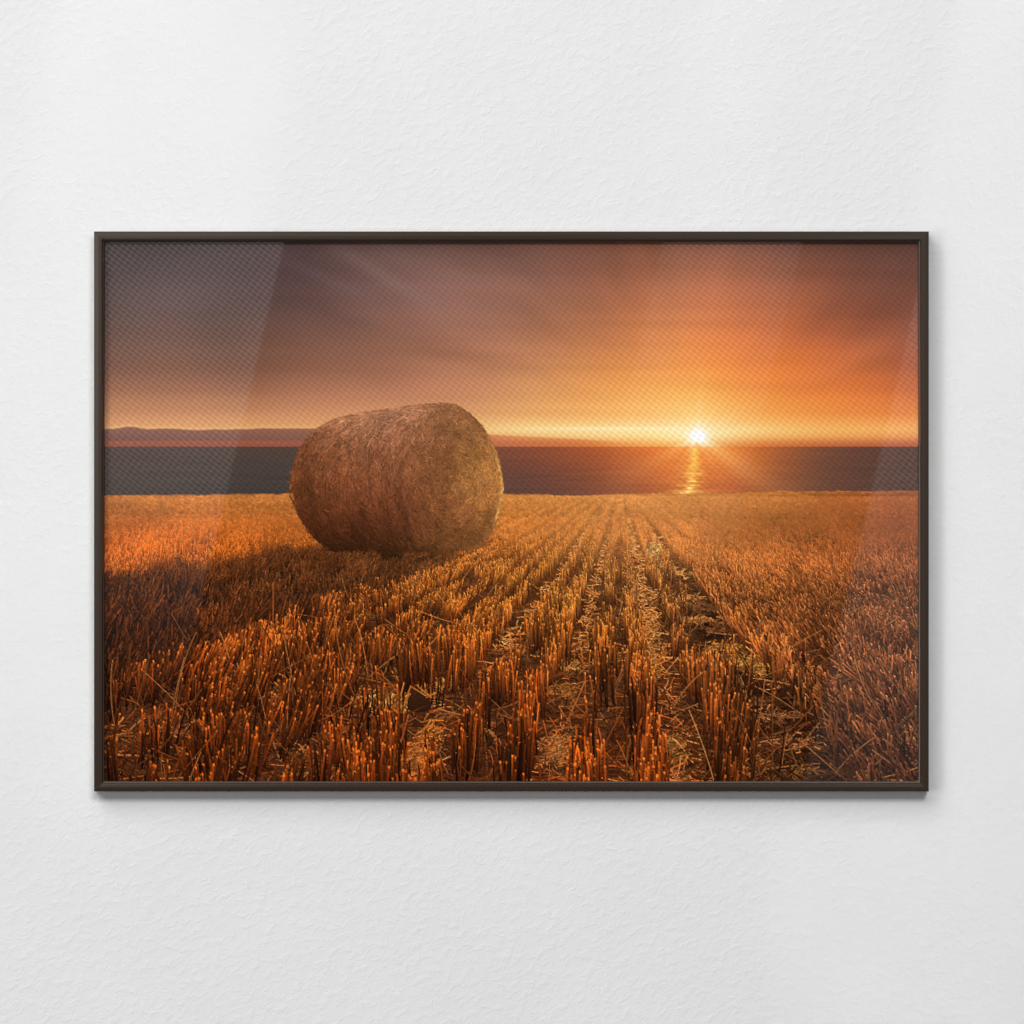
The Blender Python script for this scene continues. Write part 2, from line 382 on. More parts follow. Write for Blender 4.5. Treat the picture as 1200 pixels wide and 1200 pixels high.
        # clearings in the foreground
        for cx, cy, rx, ry in ((505, 835, 46, 22), (494, 864, 24, 34), (672, 822, 30, 32), (800, 850, 26, 30), (440, 822, 34, 10), (715, 905, 20, 16), (650, 895, 26, 14), (480, 905, 20, 14)):
            ok &= ~((((x - cx) / rx) ** 2 + ((y - cy) / ry) ** 2 < 1) & (rng.random(n) > .06))
        x, y, sc, v, right, left, near = (q[ok] for q in (x, y, sc, v, right, left, near))
        n = len(x)
        hgt = sc * (.125 + .045 * sstep(640, 860, y)) * np.clip(1 + .16 * look(tall, x, y) + rng.normal(0, .13, n), .45, 1.5)
        hgt = np.maximum(hgt, 1.6) * (1 - .32 * right)
        hgt *= np.where((y < 668) & (x > 340) & (x < 590), .62, 1)
        nb = sstep(700, 900, y)
        hgt = np.minimum(hgt, 58)
        hgt = np.clip(hgt, .6, np.where(y < 610, np.maximum(y - np.interp(x, FX, FY) - .6, .6), 99))
        lean = rng.normal(0, .05 + .05 * (1 - near), n) + .03 * look(leanN, x, y) + .02
        lean = lean + left * (.09 + .08 * look(leanN, x, y) + rng.normal(0, .15, n))
        lean = lean + right * (-.34 + .12 * look(leanN, x, y) + rng.normal(0, .34, n))
        shd = look(sh1, x, y)
        # tall things out of the shade catch light on their tips
        shd_tip = look(sh1, x + lean * hgt, y - hgt * .25)
        lean = lean + shd * rng.normal(.20, .25, n)
        w = np.maximum(.0056 * (1 - .14 * right) * sc * np.clip(rng.normal(1, .18, n), .6, 1.5), .62)
        t = look(tone1, x, y)
        lit = rng.random(n) < .56 + .12 * look(colN, x, y)
        br = np.where(lit, np.clip(rng.normal(1.02, .20, n), .6, 1.6), np.clip(rng.normal(.55, .14, n), .3, .95))[:, None] * (1 + .07 * look(colN, x, y) + .04 * look(clump2, x, y))[:, None] * np.where(y > 895, .86, 1)[:, None]
        redn = rng.normal(0, .032, n)[:, None] * np.array([0, 1, 1.2])
        ne = near[:, None]
        rr0 = right[:, None]
        rl = 1 - .16 * look(lines, x, y)[:, None] * (1 - ne)
        mid = (sstep(600, 650, y) * sstep(830, 740, y))[:, None]
        rowl = np.clip(-np.cos(2 * math.pi * (v + .67) / PITCH), -1, 1)[:, None] * (1 - .8 * rr0)
        body = t * rl * (1 + .10 * mid + .13 * mid * rowl) * (1 + (br - 1) * (.20 + .80 * ne) * (1 - .22 * mid)) * (1.10 - .13 * ne) * (1 + redn) * (1 + ne * np.array([-.03, .08, .10]))
        base = body * (1 - ne * (.66 + .16 * rng.random(n)[:, None]) * np.array([.86, 1.0, 1.0])) * (1 - .15 * (1 - ne))
        top = body * (1.04 + .22 * ne * rng.random(n)[:, None])
        tip = np.minimum(body * (1 + (np.array([1.62, 1.76, 2.1]) * (1 + .35 * rng.random(n)[:, None]) - 1) * (.14 + .76 * ne) * (1 - .45 * right[:, None])), 9)
        tip = tip / np.maximum(1, tip.max(1, keepdims=True) / .97)
        glint = rng.random(n) < .34 + .34 * lit
        tip = np.where(glint[:, None], tip, top)
        mul = 1 - shd[:, None] * (1 - np.array([.56, .60, .80]))
        mult = 1 - shd_tip[:, None] * (1 - np.array([.60, .62, .82]))
        base = base * mul; top = top * mult; tip = tip * np.where(shd_tip[:, None] > .4, mult * .62, 1)
        base = np.where(shd[:, None] > .5, base * .6 + top * .4, base)
        rr = right[:, None]
        top = top * (1 + rr * np.array([.12, .10, .12])); base = base * (1 + rr * np.array([.1, .12, .15]))
        y0 = y; x0 = x
        tf = 1 - np.clip(1.15 * w / hgt, .05, .3)
        # at a distance a stroke is only a fleck of light or shade
        st.add(y, x0, y0, x0 + lean * hgt, y0 - hgt * np.sqrt(1 / (1 + lean ** 2)), w, w * rng.uniform(.8, 1.05, n), base, top, tip,
               bend=rng.normal(0, .02, n) * hgt, side=.14 * ne[:, 0] * np.sign(rng.normal(.2, 1, n)), tipf=tf)

    def litter(n, ylo, yhi, power, st, where, bright=1.0, pale=.5, flat=.28, key=-3.0, ln=.10):
        x, y = scatter(n, ylo, yhi, power)
        v = rowc(x, y)
        ok = where(x, y, v)
        x, y, v = x[ok], y[ok], v[ok]; n = len(x)
        if n == 0: return
        sc = y - VY
        L = np.clip(sc * ln * np.clip(rng.lognormal(0, .5, n), .3, 2.2), 1.4, 70)
        a = rng.normal(0, 1, n) * 1.1
        dx = np.cos(a) * L * np.sign(rng.normal(0, 1, n)); dy = np.sin(a) * L * flat * 1.4
        t = look(tone1, x, y)
        p = (rng.random(n) * pale)[:, None]
        c = (t * (1 - p) + np.array([238, 176, 104]) / 255 * p) * (bright * rng.uniform(.5, 1.25, n))[:, None]
        shd = look(sh1, x, y)[:, None]
        c = c * (1 - shd * (1 - np.array([.38, .46, .66])))
        c = c / np.maximum(1, c.max(1, keepdims=True) / .97)
        w = np.maximum(.0038 * sc * rng.uniform(.6, 1.3, n), .55)
        st.add(y + key, x, y, x + dx, y + dy, w, w * .8, c * .8, c, None, bend=rng.normal(0, .045, n) * L, side=.15)

    far = Strokes(); nearS = Strokes()
    YB = 652
    # far field: flecks
    stalks(20000, 583, 618, 1.3, far)
    stalks(24000, 612, YB, 1.2, far)
    litter(9000, 584, YB, 1.2, far, lambda x, y, v: rng.random(len(x)) < .8, 1.05, .40, .2, 0, .08)
    # bright straw in the wheelings
    w1 = lambda x, y, v: (np.abs(v + .66 + .012 * np.sin(y / 23)) < .034) & (y < 800) & (rng.random(len(x)) < .9)
    w2 = lambda x, y, v: (np.abs(v - .21) < .05) & (y > 605)
    w3 = lambda x, y, v: (np.abs(v + .235) < .035) & (y > 625)
    w4 = lambda x, y, v: (np.abs(v - .62) < .16) & (y > 600) & (look(bars, x, y) > .45)
    sunny = lambda x, y: (y < 770) & (rng.random(len(x)) < .9)
    for ws, bb, pp in ((w1, 2.1, .85), (w2, 1.8, .8), (w3, 1.5, .7), (w4, .75, .45)):
        litter(40000, 600, YB, 1.0, far, ws, bb, pp, .25, -2, .05)
        litter(16000, YB, 760, 1.0, nearS, lambda x, y, v, ws=ws: ws(x, y, v), bb * .92, pp, .30, -5, .055)
        litter(6000, 750, 925, 1.0, nearS, lambda x, y, v, ws=ws: ws(x, y, v), bb * .72, pp * .7, .40, -8, .085)
    # near stubble and litter
    stalks(23000, YB, 730, 1.0, nearS)
    stalks(12500, 715, 830, .9, nearS)
    stalks(6800, 810, 970, .9, nearS)
    ltn = fnoise(20, 7, 46)
    litter(8000, YB, 930, .8, nearS, lambda x, y, v: (rng.random(len(x)) < .75 - .62 * look(trk1, x, y)), .50, .30, .5, -14, .09)
    litter(9000, 690, 925, .5, nearS, lambda x, y, v: (look(ltn, x, y) > .75) & (look(trk1, x, y) < .4), 1.0, .55, .5, -10, .085)
    litter(2600, 690, 925, .5, nearS, lambda x, y, v: (rng.random(len(x)) < .40), .80, .45, .8, 2, .11)
    # loose long straws
    litter(520, 700, 925, .5, nearS, lambda x, y, v: (v > .3) | (v < -.9), .85, .5, 1.0, 6, .24)
    # ears of light where straw lies in the open
    for cx, cy, rx, ry, n, col in ((452, 822, 30, 8, 420, (228, 150, 70)), (492, 808, 20, 5, 120, (214, 124, 50)), (482, 893, 26, 22, 520, (206, 112, 44)),
                                   (500, 862, 12, 14, 150, (214, 118, 46)), (515, 800, 16, 4, 120, (226, 134, 56)), (668, 780, 20, 6, 120, (204, 128, 62)),
                                   (660, 810, 14, 8, 90, (176, 104, 44)), (650, 880, 24, 18, 260, (196, 116, 56)), (858, 776, 32, 9, 300, (212, 142, 60)),
                                   (846, 760, 20, 6, 140, (206, 130, 56)), (884, 783, 14, 6, 110, (204, 134, 56)), (930, 870, 30, 10, 70, (190, 112, 62)),
                                   (905, 838, 34, 6, 60, (196, 118, 66)), (782, 880, 20, 18, 200, (168, 108, 46)), (812, 725, 28, 4, 80, (214, 136, 66)),
                                   (790, 672, 18, 4, 80, (232, 156, 80)), (800, 700, 24, 4, 80, (222, 144, 72)), (766, 650, 9, 12, 160, (244, 184, 104)),
                                   (762, 765, 8, 34, 120, (190, 120, 54)), (930, 905, 24, 8, 70, (150, 92, 44)), (748, 905, 16, 14, 150, (190, 112, 44)),
                                   (905, 755, 14, 10, 110, (158, 116, 30)), (210, 735, 40, 8, 90, (96, 62, 40))):
        x = rng.normal(cx, rx * .5, n); y = rng.normal(cy, ry * .5, n)
        a = rng.uniform(-1.3, 1.3, n); L = rng.uniform(3, 9, n) * (1 + (cy - 640) / 400)
        c = np.array(col) / 255 * rng.uniform(.45, 1.2, n)[:, None]
        nearS.add(y - 2, x, y, x + np.cos(a) * L, y + np.sin(a) * L * .6, .9, .7, np.minimum(c * .8, 1), np.minimum(c, 1), None, bend=rng.normal(0, .8, n))
    # the dark stone
    stone = spline([(478, 830), (480, 812), (484, 806), (492, 809), (502, 817), (506, 828), (500, 834), (488, 835)], 4)
    far.paint(img, ids, 2)
    fi = ~fld                                             # flecks must not climb over the skyline far away
    soft = img.copy()

    # ------------------------------------------------------------------ the bale
    bx = XS; by = YS
    bm_ = poly_mask(BALE, XS + up(.8 * fnoise(1.5, 1.5, 50)), YS + up(.8 * fnoise(1.5, 1.5, 51)))
    FC = np.array([530., 563.]); FR = (58., 88.)
    BC = np.array([400., 571.]); BR = (58., 76.)
    seamx = np.interp(Y, [474, 485, 510, 540, 575, 610, 640, 655], [497, 488, 477, 472, 471.5, 477, 490, 505])
    face1 = sstep(-7, 7, X - seamx - 3 * fnoise(4, 6, 52))
    bxs = [342, 380, 420, 470, 520, 560, 590]
    bys = [474, 500, 530, 560, 590, 620, 640, 655]
    side_tab = [
        [(150, 98, 66), (156, 106, 74), (160, 110, 80), (162, 112, 82), (140, 92, 60), (140, 92, 58), (140, 92, 58)],
        [(130, 78, 48), (140, 90, 62), (150, 100, 70), (146, 96, 68), (130, 84, 52), (140, 92, 54), (150, 100, 60)],
        [(116, 66, 38), (124, 74, 46), (134, 82, 54), (136, 84, 56), (124, 78, 46), (146, 96, 52), (166, 112, 62)],
        [(108, 60, 33), (114, 65, 38), (122, 70, 43), (126, 74, 46), (124, 78, 44), (152, 98, 52), (172, 114, 60)],
        [(98, 53, 28), (100, 54, 30), (108, 59, 34), (112, 62, 37), (118, 72, 40), (140, 88, 46), (160, 104, 54)],
        [(86, 44, 22), (84, 43, 22), (88, 46, 24), (94, 51, 28), (110, 66, 36), (122, 76, 40), (140, 88, 46)],
        [(66, 34, 16), (60, 32, 15), (62, 33, 15), (68, 38, 18), (98, 60, 32), (112, 70, 38), (130, 80, 42)],
        [(46, 24, 10), (44, 24, 10), (44, 24, 10), (52, 30, 12), (74, 46, 22), (90, 56, 28), (110, 68, 34)],
    ]
    bt = blur(grid_color(bxs, bys, side_tab, X, Y), 9, 6)
    core = np.exp(-(((X - 556) / 24) ** 2 + ((Y - 556) / 34) ** 2) ** 2)
    bt = bt * np.array([1.07, 1.06, 1.06], np.float32)
    seam = np.exp(-((X - seamx + 2 - 2 * fnoise(3, 5, 57)) / 3.0) ** 2) * sstep(500, 545, Y) * .13
    bt = bt * (1 - seam)[..., None]
    bt = bt * (1 - .10 * sstep(500, 400, X) * sstep(540, 620, Y))[..., None]
    bt = bt + core[..., None] * .72 * (np.array([160, 106, 56], np.float32) / 255 - bt)
    bt = bt * (1 + .05 * fnoise(14, 14, 53) * .6 + .04 * fnoise(3, 4, 54))[..., None]
    # wraps: faint bands round the side
    Tax = (530 - X) / 130.0
    bands = fnoise(2.2, 60, 55) * (1 - face1)
    bt = bt * (1 + .018 * bands)[..., None]
    bS = up(bt); img[bm_] = bS[bm_]; ids[bm_] = 3
    bs = Strokes()
    # side: short straws running round the girth
    n = 26000
    t = rng.random(n); th = np.radians(rng.uniform(84, 276, n))
    dth = rng.normal(0, 1, n) * .07 + np.where(rng.random(n) < .5, .05, -.05)
    dt = rng.normal(0, .022, n)
    def cyl(t, th):
        c = FC[None] * (1 - t[:, None]) + BC[None] * t[:, None]
        rx = FR[0] * (1 - t) + BR[0] * t; ry = FR[1] * (1 - t) + BR[1] * t
        return c[:, 0] + rx * np.cos(th), c[:, 1] - ry * np.sin(th)
    x0, y0 = cyl(t, th); x1, y1 = cyl(t + dt, th + dth)
    c = look(bt, (x0 + x1) / 2, (y0 + y1) / 2)
    b = np.clip(rng.normal(1.0, .155, n), .55, 1.6)[:, None]
    hi = (rng.random(n) < .15)[:, None] * sstep(650, 560, y0)[:, None]
    c = c * b + hi * np.array([.16, .12, .09]) * sstep(600, 480, y0)[:, None]
    inb = look(poly_mask(BALE, X, Y).astype(np.float32), x0, y0) > .5
    bs.add(rng.random(n)[inb], x0[inb], y0[inb], x1[inb], y1[inb], .5, .5, c[inb] * .94, c[inb], None, bend=rng.normal(0, .5, n)[inb])
    # face: coiled straw ends
    n = 15000
    rr_ = np.sqrt(rng.random(n)); an = rng.uniform(0, 2 * math.pi, n)
    x0 = FC[0] + FR[0] * rr_ * np.cos(an); y0 = FC[1] + FR[1] * rr_ * np.sin(an)
    tang = np.arctan2(np.cos(an) * FR[1], -np.sin(an) * FR[0]) + rng.normal(0, .75, n)
    L = rng.lognormal(1.5, .45, n)
    x1 = x0 + np.cos(tang) * L; y1 = y0 + np.sin(tang) * L
    c = look(bt, (x0 + x1) / 2, (y0 + y1) / 2)
    b = np.clip(rng.normal(1.0, .13, n), .5, 1.7)[:, None]
    hi = (rng.random(n) < .12)[:, None]
    c = c * b + hi * np.array([.17, .12, .06]) * rng.random(n)[:, None]
    inb = (look(poly_mask(BALE, X, Y).astype(np.float32), x0, y0) > .5) & (look(poly_mask(BALE, X, Y).astype(np.float32), x1, y1) > .5)
    bs.add(rng.random(n)[inb], x0[inb], y0[inb], x1[inb], y1[inb], .5, .5, c[inb] * .92, c[inb], None, bend=rng.normal(0, .9, n)[inb])
    # outline fuzz, bright on the sunny right edge
    P = np.array(BALE); Q = np.roll(P, -1, 0)
    for rep in range(40):
        k = rng.random(len(P)); pp = P + (Q - P) * k[:, None] + rng.normal(0, .6, P.shape)
        d = Q - P; d = d / (np.linalg.norm(d, axis=1, keepdims=True) + 1e-6); nn = np.column_stack([d[:, 1], -d[:, 0]])
        use = (pp[:, 1] < 642) & (rng.random(len(P)) < .5)
        e = pp + nn * rng.uniform(-.8, 1.0, len(P))[:, None] + d * rng.normal(0, 3.2, len(P))[:, None]
        c = look(bt, np.clip(pp[:, 0], 346, 586), np.clip(pp[:, 1], 478, 648)) * rng.uniform(.75, 1.25, len(P))[:, None]
        sunw = (sstep(570, 586, pp[:, 0]) * sstep(512, 545, pp[:, 1]) * sstep(645, 600, pp[:, 1]))[:, None] * (rng.random(len(P)) < .85)[:, None]
        lw = (sstep(350, 343, pp[:, 0]) * sstep(545, 575, pp[:, 1]))[:, None] * (rng.random(len(P)) < .5)[:, None]
        c = c * (1 - sunw) + sunw * np.array([236, 172, 92]) / 255 * rng.uniform(.7, 1.05, len(P))[:, None]
        c = c * (1 - lw) + lw * np.array([206, 120, 52]) / 255 * rng.uniform(.7, 1.05, len(P))[:, None]
        bs.add(2 + rng.random(use.sum()), pp[use, 0], pp[use, 1], e[use, 0], e[use, 1], .9, .55, c[use], c[use])
    bs.paint(img, ids, 3)
    # near stubble stands in front of the bale
    nearS.paint(img, ids, 2, hi=838)
    sm = poly_mask(stone, XS, YS)
    lum = up(np.clip(.5 + .5 * (833 - Y) / 27, 0, 1))[..., None]
    sc_ = np.array([46, 24, 12], np.float32) / 255 * (.55 + .85 * lum)
    img[sm] = np.broadcast_to(sc_, img.shape)[sm]
    fr = Strokes()
    for xa, ya, xb, yb in ((482, 805, 500, 816), (488, 803, 506, 818), (476, 826, 480, 812), (500, 818, 512, 812), (470, 836, 482, 804), (466, 832, 474, 800)):
        fr.add([0], [xa], [ya], [xb], [yb], 1.5, 1.2, np.array([[.62, .33, .13]]), np.array([[.80, .47, .2]]))
    fr.paint(img, ids, 2)
    nearS.paint(img, ids, 2, lo=838)

    grit = up(1 + .05 * fnoise(.6, 1.3, 60) * near1 + .035 * fnoise(.7, .6, 61))[..., None]
    fm_ = ids == 2
    img[fm_] = (img * grit)[fm_]
    # ------------------------------------------------------------------ down to one sample per mm, glare of the sun over land
    out = img.reshape(H, SS, W, SS, 3).mean((1, 3))
    idf = ids[::SS, ::SS].copy()
    idf[(idf == 2) & (Y < fedge - 1)] = 1
    land = (sstep(-2, 3, Y - fedge) * (1 - .93 * blur((idf == 3).astype(np.float32), .7, .7)))[..., None]
    veil = np.exp(-np.hypot(DX * .55, (Y - 560)) / 62) * .34 + np.exp(-np.hypot(DX * .6, Y - 545) / 150) * .08
    out = out + land * veil[..., None] * (np.array([236, 158, 86], np.float32) / 255 - out)
    # local softness in the distance
    sft = (sstep(650, 595, Y) * .72)[..., None] * land
    out = out * (1 - sft) + blur(out, .9, .6) * sft
    # the print is crisp: a little sharpening over land
    out = out + (land * .45 + (idf == 3)[..., None] * .12) * (out - blur(out, .9, .9))
    return np.clip(out, 0, 1), idf
# PAINT-END


# ============================================================================
#  2.  SCENE
# ============================================================================
sc = bpy.context.scene
C = sc.collection
CAM_D = 6.0


def link(name, me, mat=None, parent=None):
    o = bpy.data.objects.new(name, me); C.objects.link(o)
    if mat is not None and me is not None: me.materials.append(mat)
    if parent is not None: o.parent = parent
    return o


def wx(px, y):      # photo pixel -> metres at depth y (y is negative towards the room)
    return (px - 600.0) / 1000.0 * (CAM_D + y) / CAM_D


def wz(py, y):
    return (600.0 - py) / 1000.0 * (CAM_D + y) / CAM_D


def new_mat(name):
    m = bpy.data.materials.new(name); m.use_nodes = True
    nt = m.node_tree; nt.nodes.clear()
    out = nt.nodes.new('ShaderNodeOutputMaterial')
    b = nt.nodes.new('ShaderNodeBsdfPrincipled')
    nt.links.new(b.outputs[0], out.inputs[0])
    return m, nt, b


def node(nt, t, **kw):
    n = nt.nodes.new(t)
    for k, v in kw.items():
        if k.startswith('i_'): n.inputs[int(k[2:])].default_value = v
        else: setattr(n, k, v)
    return n


def mathn(nt, op, a, b=None, clamp=False):
    n = nt.nodes.new('ShaderNodeMath'); n.operation = op; n.use_clamp = clamp
    for i, v in enumerate((a, b)):
        if v is None: continue
        if isinstance(v, (int, float)): n.inputs[i].default_value = v
        else: nt.links.new(v, n.inputs[i])
    return n.outputs[0]


# ---------------------------------------------------------------- wall: rough white plaster
m_wall, nt, b = new_mat('white_plaster')
tc = node(nt, 'ShaderNodeTexCoord')
mp = node(nt, 'ShaderNodeMapping'); mp.inputs['Rotation'].default_value = (0, math.radians(-32), 0)
mp.inputs['Scale'].default_value = (1.5, 1.5, 2.0)
mp0 = node(nt, 'ShaderNodeMapping'); mp0.inputs['Rotation'].default_value = (0, math.radians(32), 0)
mp.inputs['Rotation'].default_value = (0, 0, 0)
nt.links.new(tc.outputs['Object'], mp0.inputs[0]); nt.links.new(mp0.outputs[0], mp.inputs[0])
n1 = node(nt, 'ShaderNodeTexNoise'); n1.inputs['Scale'].default_value = 52; n1.inputs['Detail'].default_value = 5.0; n1.inputs['Roughness'].default_value = .58; n1.inputs['Distortion'].default_value = .5
n2 = node(nt, 'ShaderNodeTexNoise'); n2.inputs['Scale'].default_value = 140; n2.inputs['Detail'].default_value = 3.0; n2.inputs['Distortion'].default_value = .8
n3 = node(nt, 'ShaderNodeTexNoise'); n3.inputs['Scale'].default_value = 5; n3.inputs['Detail'].default_value = 3.0
for n in (n1, n2, n3): nt.links.new(mp.outputs[0], n.inputs['Vector'])
# raised trowel ridges: only the upper part of the noise stands proud
rg = node(nt, 'ShaderNodeMapRange'); rg.inputs['From Min'].default_value = .46; rg.inputs['From Max'].default_value = .72; rg.interpolation_type = 'SMOOTHSTEP'
nt.links.new(n1.outputs[0], rg.inputs[0])
h = mathn(nt, 'ADD', mathn(nt, 'MULTIPLY', rg.outputs[0], .85), mathn(nt, 'MULTIPLY', n1.outputs[0], .9))
h = mathn(nt, 'ADD', h, mathn(nt, 'MULTIPLY', n2.outputs[0], .42))
bp = node(nt, 'ShaderNodeBump'); bp.inputs['Strength'].default_value = .155
bp.inputs['Distance'].default_value = .003
nt.links.new(h, bp.inputs['Height']); nt.links.new(bp.outputs[0], b.inputs['Normal'])
cr = node(nt, 'ShaderNodeMix', data_type='RGBA')
cr.inputs[6].default_value = (.745, .746, .746, 1); cr.inputs[7].default_value = (.790, .790, .790, 1)
nt.links.new(n3.outputs[0], cr.inputs[0]); nt.links.new(cr.outputs[2], b.inputs['Base Color'])
b.inputs['Roughness'].default_value = .95; b.inputs['Specular IOR Level'].default_value = .1

bm = bmesh.new()
vs = [bm.verts.new(p) for p in ((-3, 0, -2.5), (3, 0, -2.5), (3, 0, 2.5), (-3, 0, 2.5), (-3, .1, -2.5), (3, .1, -2.5), (3, .1, 2.5), (-3, .1, 2.5))]
for f in ((0, 1, 2, 3), (5, 4, 7, 6), (4, 0, 3, 7), (1, 5, 6, 2), (3, 2, 6, 7), (4, 5, 1, 0)): bm.faces.new([vs[i] for i in f])
me = bpy.data.meshes.new('wall'); bm.to_mesh(me); bm.free()
wall = link('wall', me, m_wall)
wall['kind'] = 'structure'; wall['label'] = 'white rough plaster wall behind the framed picture'

# ---------------------------------------------------------------- the framed picture
pic = bpy.data.objects.new('framed_picture', None); C.objects.link(pic)
pic.empty_display_size = .1
pic['label'] = 'dark brown framed print of a round hay bale at sunset on the white wall'
pic['category'] = 'picture'


def frame_material():
    m, nt, b = new_mat('dark_stained_frame')
    tc = node(nt, 'ShaderNodeTexCoord')
    mp = node(nt, 'ShaderNodeMapping'); nt.links.new(tc.outputs['UV'], mp.inputs[0])
    mp.inputs['Scale'].default_value = (9, 1400, 1)
    n = node(nt, 'ShaderNodeTexNoise'); n.inputs['Scale'].default_value = 1.0; n.inputs['Detail'].default_value = 3
    nt.links.new(mp.outputs[0], n.inputs['Vector'])
    mx = node(nt, 'ShaderNodeMix', data_type='RGBA')
    mx.inputs[6].default_value = (.021, .0130, .0085, 1); mx.inputs[7].default_value = (.044, .028, .0185, 1)
    nt.links.new(n.outputs[0], mx.inputs[0]); nt.links.new(mx.outputs[2], b.inputs['Base Color'])
    b.inputs['Roughness'].default_value = .18; b.inputs['IOR'].default_value = 1.8; b.inputs['Specular IOR Level'].default_value = .5
    b.inputs['Specular Tint'].default_value = (1.0, .87, .79, 1)
    bp = node(nt, 'ShaderNodeBump'); bp.inputs['Strength'].default_value = .08; bp.inputs['Distance'].default_value = .0006
    nt.links.new(n.outputs[0], bp.inputs['Height'])
    return m


m_frame = frame_material()
m_bead, nt, b = new_mat('frame_inner_bead')
b.inputs['Base Color'].default_value = (.050, .036, .028, 1); b.inputs['Roughness'].default_value = .26; b.inputs['Specular IOR Level'].default_value = .20

FY0 = -.022
OX0, OX1 = wx(110.2, FY0), wx(1088.4, FY0)
OZ1, OZ0 = wz(271.2, FY0), wz(927.6, FY0)
# moulding section: (distance inwards from the outer edge, height off the wall)
PROFILE = [(0, .0), (0, .0211), (.0003, .0214), (.0024, .0215), (.0050, .0216), (.0078, .0215), (.0094, .0214), (.0099, .0203), (.0100, .0194), (.0100, .004)]
BEAD = [(.0100, .010), (.0100, .0193), (.0115, .0187), (.0116, .0182), (.0116, .010)]


def rail_mesh(name, prof, side):
    """mitred length of moulding; side 0 bottom, 1 right, 2 top, 3 left"""
    me = bpy.data.meshes.new(name); bm = bmesh.new(); uvl = bm.loops.layers.uv.new('UV')
    ends = []
    for e in (0, 1):
        row = []
        for o, hgt in prof:
            x0, x1, z0, z1 = OX0 + o, OX1 - o, OZ0 + o, OZ1 - o
            p = {0: ((x0, z0), (x1, z0)), 1: ((x1, z0), (x1, z1)), 2: ((x1, z1), (x0, z1)), 3: ((x0, z1), (x0, z0))}[side][e]
            row.append(bm.verts.new((p[0], -hgt, p[1])))
        ends.append(row)
    L = OX1 - OX0 if side in (0, 2) else OZ1 - OZ0
    acc = 0
    n = len(prof)
    for i in range(n):
        j = (i + 1) % n
        d = math.hypot(prof[j][0] - prof[i][0], prof[j][1] - prof[i][1])
        f = bm.faces.new((ends[0][i], ends[1][i], ends[1][j], ends[0][j]))
        for lp, uv in zip(f.loops, ((side * 3.1, acc), (side * 3.1 + L, acc), (side * 3.1 + L, acc + d), (side * 3.1, acc + d))): lp[uvl].uv = uv
        acc += d
        f.smooth = False
    bm.faces.new(ends[0]); bm.faces.new(list(reversed(ends[1])))
    bmesh.ops.recalc_face_normals(bm, faces=bm.faces)
    bm.to_mesh(me); bm.free()
    return me


for sd in range(4):
    rl = link('frame_rail', rail_mesh('frame_rail', PROFILE, sd), m_frame, pic)
    link('inner_bead', rail_mesh('inner_bead', BEAD, sd), m_bead, rl)

# ---------------------------------------------------------------- the printed canvas
rgb, ids = paint()
lin = np.where(rgb <= .04045, rgb / 12.92, ((rgb + .055) / 1.055) ** 2.4).astype(np.float32)
PY = -.0120


def print_material(name, weave):
    m, nt, b = new_mat(name)
    at = node(nt, 'ShaderNodeAttribute', attribute_name='ink')
    tc = node(nt, 'ShaderNodeTexCoord')
    sp = node(nt, 'ShaderNodeSeparateXYZ'); nt.links.new(tc.outputs['Object'], sp.inputs[0])
    X, Z = sp.outputs[0], sp.outputs[2]
    k = 2 * math.pi * 1000
    # diagonal twill ribs, broken into knots
    a = mathn(nt, 'ADD', mathn(nt, 'MULTIPLY', Z, -k / 6.2), mathn(nt, 'MULTIPLY', X, -k / 8.2))
    c = mathn(nt, 'ADD', mathn(nt, 'MULTIPLY', Z, -k / 12.4), mathn(nt, 'MULTIPLY', X, k / 8.2))
    nz = node(nt, 'ShaderNodeTexNoise'); nz.inputs['Scale'].default_value = 130; nz.inputs['Detail'].default_value = 1
    nt.links.new(tc.outputs['Object'], nz.inputs['Vector'])
    wob = mathn(nt, 'MULTIPLY', mathn(nt, 'SUBTRACT', nz.outputs[0], .5), 2.2)
    rib = mathn(nt, 'SINE', mathn(nt, 'ADD', a, wob))
    kn = mathn(nt, 'SINE', c)
    h = mathn(nt, 'ADD', mathn(nt, 'MULTIPLY', rib, .70), mathn(nt, 'MULTIPLY', kn, .42))
    f = mathn(nt, 'ADD', mathn(nt, 'MULTIPLY', h, .112 * weave), 1.0 - .02 * weave)
    mx = node(nt, 'ShaderNodeVectorMath', operation='SCALE')
    nt.links.new(at.outputs['Color'], mx.inputs[0]); nt.links.new(f, mx.inputs['Scale'])
    nt.links.new(mx.outputs[0], b.inputs['Base Color'])
    bp = node(nt, 'ShaderNodeBump'); bp.inputs['Strength'].default_value = .16 * weave; bp.inputs['Distance'].default_value = .0006
    nt.links.new(h, bp.inputs['Height']); nt.links.new(bp.outputs[0], b.inputs['Normal'])
    b.inputs['Roughness'].default_value = .9; b.inputs['Specular IOR Level'].default_value = 0.0
    # clear gloss varnish over the ink, thicker on the threads than in the gaps
    cw = mathn(nt, 'ADD', mathn(nt, 'MULTIPLY', h, .40 * weave), .62, True)
    nt.links.new(cw, b.inputs['Coat Weight'])
    b.inputs['Coat Roughness'].default_value = .015; b.inputs['Coat IOR'].default_value = 1.5
    ge = node(nt, 'ShaderNodeNewGeometry')
    nt.links.new(ge.outputs['True Normal'], b.inputs['Coat Normal'])
    return m


gx = np.array([wx(PX0 + i, PY) for i in range(W + 1)], np.float32)
gz = np.array([wz(PY0 + j, PY) for j in range(H + 1)], np.float32)
linv = np.pad(lin, ((0, 1), (0, 1), (0, 0)), mode='edge')


